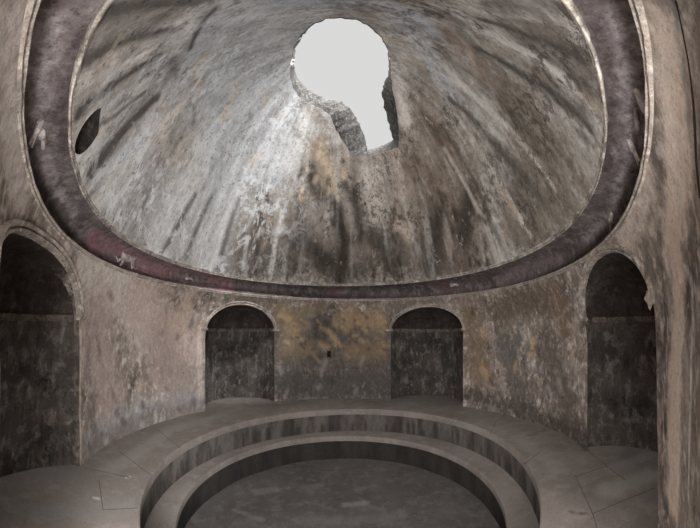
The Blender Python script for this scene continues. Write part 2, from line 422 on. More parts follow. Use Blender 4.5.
D([(182, 105), (160, 125), (168, 160)], 6, (166, 156, 142), 0.7)
D([(236, 92), (222, 118)], 5, (172, 158, 136), 0.6)
D([(195, 195), (165, 250)], (3, 5), (84, 80, 78), 0.75)
D([(215, 190), (185, 258)], (2.5, 4), (92, 88, 85), 0.7)
D([(238, 200), (218, 268)], (3, 4), (86, 80, 76), 0.7)
D([(150, 190), (135, 225)], (3, 4), (96, 92, 90), 0.6)
D([(283, 205), (276, 240), (270, 278)], (2, 3), (160, 156, 148), 0.8)
D([(255, 195), (243, 268)], (3, 3), (150, 148, 144), 0.6)
D([(262, 215), (255, 272)], (3, 4), (70, 64, 60), 0.7)
D([(300, 195), (292, 270)], (4, 6), (84, 76, 68), 0.6)
# centre, below the opening
D([(318, 150), (330, 185)], 10, (142, 120, 92), 0.85)
D([(312, 172), (320, 196)], 9, (78, 64, 52), 0.7)
D([(345, 160), (352, 178)], 8, (120, 104, 88), 0.7)
D([(335, 200), (345, 240), (342, 280)], (5, 9), (56, 47, 41), 0.85)
D([(355, 190), (358, 225)], 5, (66, 56, 49), 0.7)
D([(300, 240), (330, 262)], 10, (62, 53, 46), 0.7)
D([(370, 235), (395, 272)], 9, (72, 62, 53), 0.7)
D([(372, 175), (378, 215)], 9, (140, 130, 120), 0.7)
D([(395, 160), (400, 195)], 8, (134, 120, 108), 0.6)
D([(398, 225), (408, 235)], 7, (138, 118, 100), 0.7)
D([(440, 215), (432, 268)], (8, 11), (66, 56, 48), 0.8)
D([(470, 195), (462, 240)], (9, 10), (60, 50, 43), 0.8)
D([(412, 165), (430, 180)], 7, (120, 92, 72), 0.6)
D([(425, 120), (440, 140)], 9, (104, 82, 68), 0.7)
D([(445, 232), (458, 262)], 5, (128, 98, 66), 0.6)
D([(250, 232), (262, 236)], 7, (112, 92, 72), 0.5)
# rays on the right
D([(478, 18), (530, 36), (582, 60)], (4, 6), (84, 76, 70), 0.8)
D([(474, 28), (520, 48), (568, 82)], (7, 8), (176, 174, 170), 0.95)
D([(568, 82), (592, 110)], (5, 3), (140, 132, 124), 0.7)
D([(478, 50), (530, 80), (585, 120)], (6, 10), (88, 80, 72), 0.8)
D([(485, 5), (560, 10)], (6, 9), (88, 80, 74), 0.7)
D([(480, 14), (545, 22)], (3, 2), (132, 126, 120), 0.6)
D([(440, 62), (458, 82), (490, 110), (535, 160), (555, 190)], (7, 3), (196, 192, 186), 0.95)
D([(452, 30), (470, 52), (476, 80)], 4, (128, 112, 100), 0.8)
D([(450, 100), (500, 150), (540, 200)], (4, 8), (96, 88, 80), 0.7)
D([(452, 112), (490, 165), (522, 225)], (3, 3), (140, 134, 126), 0.7)
D([(440, 125), (478, 190), (500, 245)], (3, 5), (84, 74, 64), 0.7)
D([(470, 140), (510, 200), (530, 235)], (3, 3), (160, 150, 136), 0.75)
D([(445, 150), (480, 215), (498, 262)], (3, 3), (140, 130, 118), 0.6)
D([(510, 130), (560, 190)], (4, 5), (118, 104, 88), 0.6)
D([(575, 110), (590, 160)], 9, (100, 90, 80), 0.6)
D([(500, 190), (515, 215)], 6, (134, 106, 76), 0.5)
def scatter(fn, n, box, cols, w0, w1, a, ln=0.0, lean=0.0, seed=1):
    R_ = random.Random(seed)
    for i in range(n):
        x = R_.uniform(box[0], box[2]); y = R_.uniform(box[1], box[3]); l = R_.uniform(0.2, 1) * ln; th_ = lean + R_.uniform(-0.5, 0.5)
        fn([(x, y), (x + l * math.sin(th_), y + l * math.cos(th_))], R_.uniform(w0, w1), R_.choice(cols), a * R_.uniform(0.6, 1), 0.6)
scatter(D, 26, (290, 205, 400, 275), [(60, 50, 42), (72, 60, 48)], 1.5, 4, 0.8, 9, 0, 1)
scatter(D, 26, (425, 190, 490, 265), [(58, 48, 40), (76, 62, 48)], 1.5, 4, 0.8, 9, 0.5, 2)
scatter(D, 14, (300, 150, 350, 200), [(70, 58, 46), (150, 128, 98)], 1.5, 3.5, 0.8, 7, 0, 3)
scatter(D, 16, (400, 120, 450, 180), [(92, 70, 56), (120, 96, 76)], 1.5, 4, 0.7, 6, 0.3, 4)
scatter(D, 20, (200, 20, 280, 190), [(160, 144, 122), (210, 214, 220), (120, 112, 104)], 1.5, 5, 0.7, 8, -0.6, 5)
scatter(D, 12, (240, 190, 290, 240), [(74, 66, 60), (180, 180, 180)], 1.5, 3, 0.7, 8, -0.2, 6)
scatter(D, 12, (500, 170, 580, 230), [(132, 106, 78), (72, 64, 56)], 1.5, 3.5, 0.6, 8, 0.8, 7)
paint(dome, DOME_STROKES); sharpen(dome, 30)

# ---------------------------------------------------------------- round wall
DOOR = (math.radians(-158.5), math.radians(171.5))      # jambs of the doorway the picture was taken from
nT = 760; nZ = 80
wz = np.linspace(ZF - 0.03, 0.2101, nZ)
WT = 0.07
tw = np.linspace(-math.pi, math.pi, nT, endpoint=False)
V = []
for k in (0, 1):
    for t in tw: V.append(P(np.full(nZ, t), wz, R=None if k == 0 else 1.0, dr=WT * k))
V = np.concatenate(V)
W = np.array([mnoise.noise(Vector(v * 1.1)) * 0.016 + mnoise.noise(Vector(v * 4.0)) * 0.005 for v in V])
rr_ = V[:, :2] - [0.106 * S, 1.0 * S]; rr_ /= np.linalg.norm(rr_, axis=1)[:, None]
fd = np.clip((0.2101 * S + CAMZ - V[:, 2]) / 0.3, 0, 1)
V[:, :2] += rr_ * (W * fd)[:, None]
F = grid_faces(nT, nZ, True) + grid_faces(nT, nZ, True, nT * nZ, True)
for i in range(nT):
    j = (i + 1) % nT
    F.append((i * nZ, nT * nZ + i * nZ, nT * nZ + j * nZ, j * nZ))
    F.append((i * nZ + nZ - 1, j * nZ + nZ - 1, nT * nZ + j * nZ + nZ - 1, nT * nZ + i * nZ + nZ - 1))
wall = mesh_obj('wall_round', V, F, M['wall']); recalc(wall)
# niches: (theta of both jambs, spring height, rise)
def jamb(px, py): return angof(hitz(px, py, ZF), ZF)
def th_at(px):                             # theta on the wall seen at a column of the picture
    return angof(hit(px, 345), 0)
HW = math.radians(16.4)
NICHES = [('far_left', th_at(205), th_at(274.3), 0.036, 0.126, 0.27),
          ('far_right', th_at(391), th_at(463), 0.036, 0.126, 0.27),
          ('left', th_at(79.5) - 2.0 * HW - 0.068, th_at(79.5), 0.050, 0.124, 0.27),
          ('right', th_at(587), th_at(657), 0.055, 0.142, 0.27)]
def arch_uv(a0, a1, zs_, h, n=40):        # outline of the opening, (theta, z) from foot to foot; the left one is slightly lopsided
    k = 0.2 if a1 < -1.5 else 0.0
    c = (a0 + a1) / 2; w = (a1 - a0) / 2; out = []
    for t in np.linspace(0, math.pi, n):
        q = -math.cos(t); u = k + q * (1 - k if q > 0 else 1 + k)
        out.append((c + w * u, zs_ + h * math.sin(t)))
    return out
cutters = []
for nm, a0, a1, zsp, h, dp in NICHES:
    uv = [(a0, ZF - 0.08)] + arch_uv(a0, a1, zsp, h) + [(a1, ZF - 0.08)]
    A_ = [P(t, z, R=1.0, dr=-0.12) for t, z in uv]; B_ = [P(t, z, R=1.0, dr=WT + 0.06) for t, z in uv]
    A_ = [np.array([a[0], a[1], CAMZ + z * S]) for a, (t, z) in zip(A_, uv)]
    B_ = [np.array([b[0], b[1], CAMZ + z * S]) for b, (t, z) in zip(B_, uv)]
    cutters.append(loft('cutter', A_, B_, 0, 0))
d0, d1 = DOOR; c_ = (d0 + 2 * math.pi + d1) / 2; w_ = (d0 + 2 * math.pi - d1) / 2
uv = [(d1, ZF - 0.08)] + [(c_ - w_ * math.cos(t), 0.0 + 0.11 * math.sin(t)) for t in np.linspace(0, math.pi, 24)] + [(d0 + 2 * math.pi, ZF - 0.08)]
cutters.append(loft('cutter', [P(t, z, R=1.0, dr=-0.15) for t, z in uv], [P(t, z, R=1.0, dr=WT + 0.08) for t, z in uv], 0, 0))
DOORUV = uv
# small square socket in the far wall
sp = hit(329, 354); q = 0.055
ta = angof(sp); rv_ = np.array([math.sin(ta), math.cos(ta), 0]); tg_ = np.array([math.cos(ta), -math.sin(ta), 0])
sq = [sp + tg_ * a + np.array([0, 0, b]) for a, b in ((-q, -q * 1.2), (q, -q * 1.2), (q * 1.05, q * 1.1), (-q, q * 1.2))]
cutters.append(loft('cutter', np.array(sq) - rv_ * 0.1, np.array(sq) + rv_ * 0.17, 0, 0))
boolean(wall, cutters)
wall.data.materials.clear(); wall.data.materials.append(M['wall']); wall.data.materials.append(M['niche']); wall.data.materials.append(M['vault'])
me = wall.data; cen = np.empty(len(me.polygons) * 3); me.polygons.foreach_get('center', cen); cen = cen.reshape(-1, 3)
zz = (cen[:, 2] - CAMZ) / S; rv = cen[:, :2] / S - np.stack([kin(zz, 1), kin(zz, 2)], 1); ang = np.arctan2(rv[:, 0], rv[:, 1])
dep = np.linalg.norm(rv, axis=1) - rad(zz, ang); idx = np.zeros(len(zz), np.int32)
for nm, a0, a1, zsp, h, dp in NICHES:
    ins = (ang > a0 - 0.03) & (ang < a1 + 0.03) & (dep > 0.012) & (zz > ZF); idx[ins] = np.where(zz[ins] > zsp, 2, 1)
wall.data.materials.append(M['hole']); idx[(np.linalg.norm(cen - sp, axis=1) < 0.22) & (dep > 0.0075)] = 3
me.polygons.foreach_set('material_index', idx)
wall['kind'] = 'structure'; wall['label'] = 'round plaster wall with patches of ochre and stains, pierced by four arched niches'
WALL_STROKES = []
def Wl(pts, w, col, a=0.7, soft=0.5): stroke_px(WALL_STROKES, pts, w, col, a, soft)
Wl([(10, 30), (8, 120), (20, 200)], 26, (136, 127, 120), 0.8)
Wl([(8, 20), (6, 60)], 3, (80, 74, 70), 0.6)
Wl([(90, 265), (130, 300), (150, 330)], 26, (132, 122, 114), 0.8)
Wl([(140, 300), (190, 345)], 22, (126, 106, 96), 0.8)
Wl([(95, 320), (110, 400)], 28, (116, 100, 94), 0.8)
Wl([(160, 350), (185, 390)], 24, (112, 96, 90), 0.8)
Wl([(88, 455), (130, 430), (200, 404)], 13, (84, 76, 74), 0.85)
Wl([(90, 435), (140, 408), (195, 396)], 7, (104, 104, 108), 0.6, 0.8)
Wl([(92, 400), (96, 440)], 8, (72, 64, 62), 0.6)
Wl([(80.5, 330), (80.5, 460)], 2, (142, 124, 112), 0.8)
Wl([(200, 330), (200, 395)], 5, (138, 124, 116), 0.6)
Wl([(190, 300), (180, 320)], 14, (124, 106, 88), 0.7)
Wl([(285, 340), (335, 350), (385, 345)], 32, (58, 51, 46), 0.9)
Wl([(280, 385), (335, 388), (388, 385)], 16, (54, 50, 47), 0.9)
Wl([(284, 312), (292, 330)], 9, (102, 79, 42), 0.8, 0.8)
Wl([(300, 312), (322, 308)], 6, (88, 72, 48), 0.7, 0.8)
Wl([(318, 325), (330, 322)], 9, (44, 39, 36), 0.7, 0.8)
Wl([(345, 318), (380, 322)], 9, (104, 80, 42), 0.85, 0.8)
Wl([(285, 348), (310, 350)], 8, (92, 73, 44), 0.6, 0.8)
Wl([(350, 352), (382, 350)], 8, (94, 72, 42), 0.7, 0.8)
Wl([(395, 306), (440, 298)], 7, (80, 72, 63), 0.7)
Wl([(240, 298), (270, 302)], 7, (82, 70, 58), 0.7)
Wl([(470, 320), (480, 370)], 18, (81, 64, 43), 0.85, 0.7)
Wl([(500, 310), (545, 300)], 16, (73, 60, 45), 0.8)
Wl([(555, 290), (565, 330)], 14, (84, 64, 41), 0.75, 0.8)
Wl([(575, 275), (582, 300)], 7, (84, 78, 71), 0.7)
Wl([(505, 345), (520, 395)], 16, (65, 60, 54), 0.8)
Wl([(550, 350), (570, 420)], 22, (68, 59, 51), 0.8)
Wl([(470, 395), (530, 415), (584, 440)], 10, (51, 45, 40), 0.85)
Wl([(520, 325), (515, 350)], 5, (63, 63, 64), 0.6)
Wl([(645, 180), (625, 235)], 22, (134, 120, 108), 0.8)
Wl([(672, 60), (672, 240), (675, 500)], 26, (176, 154, 134), 0.95, 0.4)  # near right wall: colours lifted to carry the stronger light on it
Wl([(660, 20), (668, 120), (665, 260)], 14, (195, 175, 156), 0.9)
Wl([(672, 240), (672, 380), (670, 500)], 16, (178, 154, 134), 0.9)
Wl([(678, 200), (680, 330), (678, 480)], 3, (141, 142, 139), 0.8)
Wl([(690, 280), (690, 500)], 5, (148, 141, 134), 0.8)
Wl([(663, 400), (663, 500)], 2.5, (204, 161, 119), 0.7)
Wl([(668, 320), (667, 380)], 2, (156, 151, 146), 0.7)
Wl([(674, 4), (682, 50), (688, 130)], 6, (98, 94, 90), 0.9, 0.3)
Wl([(694, 30), (699, 90)], 4, (128, 120, 112), 0.8)
Wl([(650, 480), (660, 520)], 5, (138, 120, 106), 0.5)
scatter(Wl, 34, (277, 306, 388, 358), [(120, 94, 52), (108, 86, 52), (46, 40, 36), (88, 78, 66)], 1.2, 3.2, 0.6, 12, 1.2, 11)
scatter(Wl, 40, (277, 306, 388, 350), [(112, 88, 50), (44, 38, 34)], 0.8, 1.8, 0.7, 6, 1.2, 21)
scatter(Wl, 22, (277, 355, 388, 392), [(96, 90, 88), (44, 39, 36), (60, 52, 46)], 1.2, 3.5, 0.7, 7, 0, 12)
scatter(Wl, 34, (468, 300, 580, 400), [(128, 94, 52), (58, 48, 40), (104, 100, 98), (66, 54, 44)], 1.5, 4.5, 0.7, 9, 0, 13)
scatter(Wl, 30, (90, 290, 200, 440), [(70, 60, 58), (146, 134, 126), (96, 76, 66), (140, 128, 122)], 1.2, 4, 0.65, 9, 0, 14)
scatter(Wl, 26, (84, 400, 200, 450), [(106, 106, 110), (58, 52, 50), (66, 60, 58)], 1.2, 4, 0.75, 6, 0.8, 15)
scatter(Wl, 22, (470, 385, 584, 440), [(54, 46, 42), (66, 58, 52), (98, 92, 88)], 1.2, 3.5, 0.7, 6, 0.3, 16)
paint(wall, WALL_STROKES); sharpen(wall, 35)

# ---------------------------------------------------------------- doorway passage behind the camera (daylight comes in here)
pl = P(d0, -0.1, R=1.0, dr=WT * 0.5); pr = P(d1, -0.1, R=1.0, dr=WT * 0.5)
def passage():
    n = 20; L = -0.42 * S; V = []; F = []
    x0, x1 = pl[0], pr[0]; zt = CAMZ; h = 0.11 * S; c = (x0 + x1) / 2; w = (x1 - x0) / 2
    prof = [(x0, -0.02)] + [(c - w * math.cos(t), zt + h * math.sin(t)) for t in np.linspace(0, math.pi, n)] + [(x1, -0.02)]
    for k, sc in ((0, 0), (1, 0.25)):
        pr_ = [(x + (sc if x > c else -sc) * (1 if abs(x - c) > 0.2 else abs(x - c) / 0.2), z + (sc if z > 0 else 0)) for x, z in prof]
        for y in (-0.02 - 0.02 * S, L): V += [(x, y, z) for x, z in pr_]
    m = len(prof)
    for k in range(m - 1):
        F.append((k, k + 1, m + k + 1, m + k)); F.append((2 * m + k, 3 * m + k, 3 * m + k + 1, 2 * m + k + 1))
        F.append((k, 2 * m + k, 2 * m + k + 1, k + 1)); F.append((m + k, m + k + 1, 3 * m + k + 1, 3 * m + k))
    F.append((0, m, 3 * m, 2 * m)); F.append((m - 1, 3 * m - 1, 4 * m - 1, 2 * m - 1))
    return V, F
V, F = passage(); ps = mesh_obj('wall_passage', V, F, M['wall'], smooth=False); recalc(ps); ps['kind'] = 'structure'
ps['label'] = 'plastered passage of the doorway'

# ---------------------------------------------------------------- niches
def tube_obj(name, pts, r, mat, parent=None, k=6):
    pts = np.array(pts); n = len(pts)
    T = np.gradient(pts, axis=0); T /= np.linalg.norm(T, axis=1)[:, None]
    a = np.cross(T, [0.3, 0.2, 1.0]); a /= np.linalg.norm(a, axis=1)[:, None]; b = np.cross(T, a)
    return sweep(name, pts, a, [(r * math.cos(t), r * math.sin(t)) for t in np.linspace(0, 2 * math.pi, k, endpoint=False)], mat, parent, ups=b)
NLAB = {'far_left': 'dark arched niche in the far wall, the left one of the two behind the pool',
        'far_right': 'dark arched niche in the far wall, the right one of the two behind the pool',
        'left': 'tall dark arched niche at the left edge, cut off by the frame',
        'right': 'tall dark arched niche at the right with a broken stub on its arch end'}
for nm, a0, a1, zsp, h, dp in NICHES:
    L = P(a0, -0.15, R=1.0); R = P(a1, -0.15, R=1.0); mid = (L + R) / 2; mid[2] = 0
    ex = (R - L); ex[2] = 0; w = np.linalg.norm(ex) / 2; ex /= 2 * w; ey = np.array([-ex[1], ex[0], 0])
    cc = np.array([0.106 * S, S, 0])
    if (mid - cc) @ ey < 0: ey = -ey
    mc = P((a0 + a1) / 2, -0.15, R=1.0); sag = abs((mc - mid)[:2] @ ey[:2])        # bulge of the wall in front of the chord
    e = bpy.data.objects.new('wall_niche', None); C.objects.link(e); e.location = mid
    e['label'] = NLAB[nm]; e['category'] = 'niche'; e['group'] = 'arched niches around the wall'
    bpy.context.view_layer.update()
    zs_m = CAMZ + zsp * S; hm = h * S * (1.08 if nm == 'left' else 1.0) + 0.012; w2 = w + 0.015; Dm = dp * S
    nb = 56; bet = np.linspace(-math.pi / 2, math.pi / 2, nb)
    st = 0.03                                  # start plane behind the chord
    def pt(b, g_, z, ww, dd): return mid + ex * ww * math.sin(b) * math.cos(g_) + ey * (st + sag * (1 - (math.sin(b) * math.cos(g_)) ** 2) + (dd - sag) * math.cos(b) * math.cos(g_)) + np.array([0, 0, z])
    def shell(ww, dd, ext):
        V = []
        zl = np.linspace(-0.03, zs_m, 26)
        for b in bet: V += [pt(b, 0, z, ww, dd) for z in zl]
        return V, len(zl)
    # lower wall, a curved slab
    Vi, m = shell(w2, Dm, 0); Vo, _ = shell(w2 + 0.1, Dm + 0.1, 0)
    V = Vi + Vo; F = grid_faces(nb, m) + grid_faces(nb, m, False, nb * m, True)
    for i in range(nb - 1):
        F.append((i * m, nb * m + i * m, nb * m + (i + 1) * m, (i + 1) * m)); F.append((i * m + m - 1, (i + 1) * m + m - 1, nb * m + (i + 1) * m + m - 1, nb * m + i * m + m - 1))
    for j in range(m - 1):
        for i in (0, nb - 1): F.append((i * m + j, i * m + j + 1, nb * m + i * m + j + 1, nb * m + i * m + j))
    V = [v + (ey * (mnoise.noise(Vector(v * 2.5)) * 0.012)) for v in V]
    o = mesh_obj('back_wall', V, F, M['niche'], e); recalc(o); sharpen(o, 50)
    # half dome
    ng = 22; gam = np.linspace(0, math.pi / 2, ng); V = []
    for q_, t_ in ((0, 0.0), (1, 0.1)):
        for b in bet:
            for g_ in gam:
                p = mid + ex * (w2 + t_) * math.sin(b) * math.cos(g_) + ey * (st + sag * (1 - (math.sin(b) * math.cos(g_)) ** 2) + (Dm + t_ - sag) * math.cos(b) * math.cos(g_)) + np.array([0, 0, zs_m + (hm + t_) * math.sin(g_)])
                V.append(p + ey * mnoise.noise(Vector(p * 2.5)) * 0.01)
    F = grid_faces(nb, ng) + grid_faces(nb, ng, False, nb * ng, True)
    for i in (0, nb - 1):
        for j in range(ng - 1): F.append((i * ng + j, i * ng + j + 1, nb * ng + i * ng + j + 1, nb * ng + i * ng + j))
    for i in range(nb - 1): F.append((i * ng, (i + 1) * ng, nb * ng + (i + 1) * ng, nb * ng + i * ng))
    o = mesh_obj('half_dome', V, F, M['vault'], e); recalc(o); sharpen(o, 50)
    # ledge running round the inside at springing height
    path = [pt(b, 0, zs_m, w2, Dm) for b in np.linspace(-1.5, 1.5, 50)]
    outs = [-(ex * math.sin(b) + ey * math.cos(b)) for b in np.linspace(-1.5, 1.5, 50)]
    ups = [np.array([0, 0, 1.0])] * 50
    pf = [(-0.03, -0.035), (0.015, -0.035), (0.02, -0.018), (0.034, -0.012), (0.038, 0.008), (0.045, 0.012), (0.045, 0.024), (-0.03, 0.03)]
    sweep('ledge', path, outs, pf, M['ledge'], e, ups=np.array(ups), rough=0.006)
    # archivolt on the face of the wall, with short level returns at both feet
    path = []; outs = []
    bw = 0.055
    for t, z in arch_uv(a0, a1, zsp, h, 60):
        p = P(t, z); path.append(p); outs.append(-np.array([math.sin(t), math.cos(t), 0]))
    path = np.array(path)
    s1 = 0.95 if nm.startswith('far') else 0.85
    pf = [(-0.06, -0.014), (0.014, -0.014), (0.028, -0.008), (0.032, 0.004), (0.026, 0.014), (0.004, 0.018), (0.004, 0.026), (0.024, 0.030), (0.044, 0.038), (0.052, 0.052), (0.044, 0.066), (0.020, 0.072), (0.006, 0.074), (0.006, 0.080), (-0.06, 0.082)]
    pf = [(a * s1, b * s1 * 0.8) for a, b in pf]
    o = sweep('archivolt', path, outs, pf, M['arch'], e, rough=0.005)
    for t, sgn in ((a0, -1), (a1, 1)):
        if nm == 'right' and sgn == 1:
            # broken corbel stub
            bp = P(t, zsp); ob = -np.array([math.sin(t), math.cos(t), 0]); tb = np.array([math.cos(t), -math.sin(t), 0])
            bm = bmesh.new(); bmesh.ops.create_icosphere(bm, subdivisions=4, radius=1.0)
            for v in bm.verts:
                n_ = mnoise.noise(v.co * 1.6 + Vector((3, 1, 7))) * 0.45 + mnoise.noise(v.co * 4) * 0.12
                c = v.co * (1 + n_); k = 1.0 if c.z > -0.1 else max(0.35, 1 + c.z * 0.6)
                q_ = bp + tb * (c.x * 0.038 * k + 0.014) + ob * (c.y * 0.04 * k + 0.04) + np.array([0, 0, c.z * 0.055 + 0.03])
                v.co = Vector(q_)
            me = bpy.data.meshes.new('corbel_stub'); bm.to_mesh(me); bm.free()
            o = bpy.data.objects.new('corbel_stub', me); C.objects.link(o); me.materials.append(M['arch'])
            o.parent = e; o.matrix_parent_inverse.translation = -Vector(e.location)
            o['label'] = 'broken stucco corbel stub'; recalc(o); sharpen(o, 60)
            continue
        tt = np.linspace(t - sgn * 0.012, t + sgn * 0.045 * s1, 8)
        pth = [P(x, zsp) for x in tt]; ou = [-np.array([math.sin(x), math.cos(x), 0]) for x in tt]
        pf2 = [(-0.05, -0.028), (0.014, -0.028), (0.022, -0.012), (0.034, -0.004), (0.036, 0.012), (-0.05, 0.014)]
        sweep('impost', pth, ou, [(a * s1, b * s1) for a, b in pf2], M['arch'], e, ups=np.array([[0, 0, 1.0]] * 8), rough=0.004)

# ---------------------------------------------------------------- frieze: cove with an edge moulding above and below
e = bpy.data.objects.new('wall_frieze', None); C.objects.link(e); e.location = (0.09 * S, 0.99 * S, CAMZ + 0.21 * S)
e['label'] = 'dark red coved stucco frieze ring with relief figures, between wall and dome'; e['category'] = 'frieze'
bpy.context.view_layer.update()
prof = [(0.919, 0.2101), (0.927, 0.2125), (0.940, 0.222), (0.951, 0.236), (0.953, 0.250), (0.944, 0.264), (0.925, 0.274), (0.900, 0.2805), (0.875, 0.2838), (0.855, 0.2852)]
ps_ = []                                   # smooth the profile
for i in range(len(prof) - 1):
    for k in range(3): ps_.append(tuple(np.array(prof[i]) + (np.array(prof[i + 1]) - np.array(prof[i])) * k / 3))
ps_.append(prof[-1])
def cove(th_, r, z, dr=0.0):
    a2, b2 = kin(z, 4), kin(z, 5); rr = r * (1 + a2 * math.cos(2 * th_) + b2 * math.sin(2 * th_)) + dr
    return np.array([(kin(z, 1) + rr * math.sin(th_)) * S, (kin(z, 2) + rr * math.cos(th_)) * S, z * S + CAMZ])
nF = 620; m = len(ps_); V = []
for k in (0, 1):
    for i in range(nF):
        t = -math.pi + 2 * math.pi * i / nF
        for r, z in ps_:
            if k == 0:
                p = cove(t, r, z); V.append(p + np.array([math.sin(t), math.cos(t), 0.3]) * (mnoise.noise(Vector(p * 3)) * 0.012))
            else: V.append(cove(t, 1.06, z + (0.02 if z > 0.27 else 0)))
F = grid_faces(nF, m, True) + grid_faces(nF, m, True, nF * m, True)
for i in range(nF):
    j = (i + 1) % nF
    F.append((i * m, nF * m + i * m, nF * m + j * m, j * m)); F.append((i * m + m - 1, j * m + m - 1, nF * m + j * m + m - 1, nF * m + i * m + m - 1))
fr = mesh_obj('frieze_band', V, F, M['frieze'], e); recalc(fr); sharpen(fr, 35)
def hitc(px, py):
    d = ray(px, py); t = 0.05; zz_ = [q[1] for q in prof]; rr_2 = [q[0] for q in prof]
    while t < 4:
        p = d * t
        if 0.2101 <= p[2] <= 0.2852:
            a = math.atan2(p[0] - kin(p[2], 1), p[1] - kin(p[2], 2)); r_ = float(np.interp(p[2], zz_, rr_2)) * (1 + kin(p[2], 4) * math.cos(2 * a) + kin(p[2], 5) * math.sin(2 * a))
            if math.hypot(p[0] - kin(p[2], 1), p[1] - kin(p[2], 2)) >= r_: break
        if p[2] > 0.2852: break
        t += 0.002
    return np.array([p[0] * S, p[1] * S, p[2] * S + CAMZ])
FR_STROKES = []
def Fr(pts, w, col, a=0.7, soft=0.5):
    q = [hitc(*p) for p in pts]; k = np.mean([np.linalg.norm(p - [0, 0, CAMZ]) for p in q]) / 290.0
    FR_STROKES.append(stroke(q, w * k, col, a, soft))
Fr([(52, 20), (36, 70), (36, 130), (52, 185), (75, 215)], 8, (100, 92, 94), 0.6)  # skylit lower side of the cove, drawn in a lighter colour; right side likewise
Fr([(90, 238), (150, 268), (230, 288)], 9, (98, 66, 72), 0.85)
Fr([(330, 294), (450, 288)], 6, (70, 46, 50), 0.9)
Fr([(620, 15), (637, 70), (636, 140), (612, 215), (585, 240)], 8, (98, 90, 92), 0.6)
Fr([(560, 258), (500, 280)], 6, (84, 70, 72), 0.8)
Fr([(90, 30), (66, 90), (66, 150)], 9, (40, 32, 33), 0.85)  # shadow below the dome lip, painted dark here and on the next line
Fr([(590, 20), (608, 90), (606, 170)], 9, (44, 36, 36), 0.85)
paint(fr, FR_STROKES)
def ringpath(r, z, n=620):
    tt = np.linspace(-math.pi, math.pi, n, endpoint=False)
    return [cove(t, r, z) for t in tt], [-np.array([math.sin(t), math.cos(t), 0]) for t in tt], np.array([[0, 0, 1.0]] * n)
p_, o_, u_ = ringpath(0.919, 0.2101)
pf = [(-0.05, -0.034), (-0.016, -0.044), (-0.004, -0.038), (-0.003, -0.026), (-0.020, -0.022), (-0.020, -0.014), (-0.002, -0.010), (0.012, -0.002), (0.012, 0.010), (0.0, 0.017), (-0.05, 0.0)]
o = sweep('lower_moulding', p_, o_, [(a * 0.8, b * 0.7) for a, b in pf], M['arch'], e, True, ups=u_, rough=0.005)
p_, o_, u_ = ringpath(0.855, 0.2852)
pf = [(-0.014, -0.004), (-0.010, -0.024), (0.002, -0.028), (0.010, -0.022), (0.009, -0.012), (-0.004, -0.008), (-0.004, -0.002), (0.012, 0.002), (0.024, 0.010), (0.026, 0.022), (0.014, 0.032), (-0.012, 0.032)]
o = sweep('upper_moulding', p_, o_, [(a * 0.75, b * 0.85) for a, b in pf], M['mould'], e, True, ups=u_, rough=0.005)

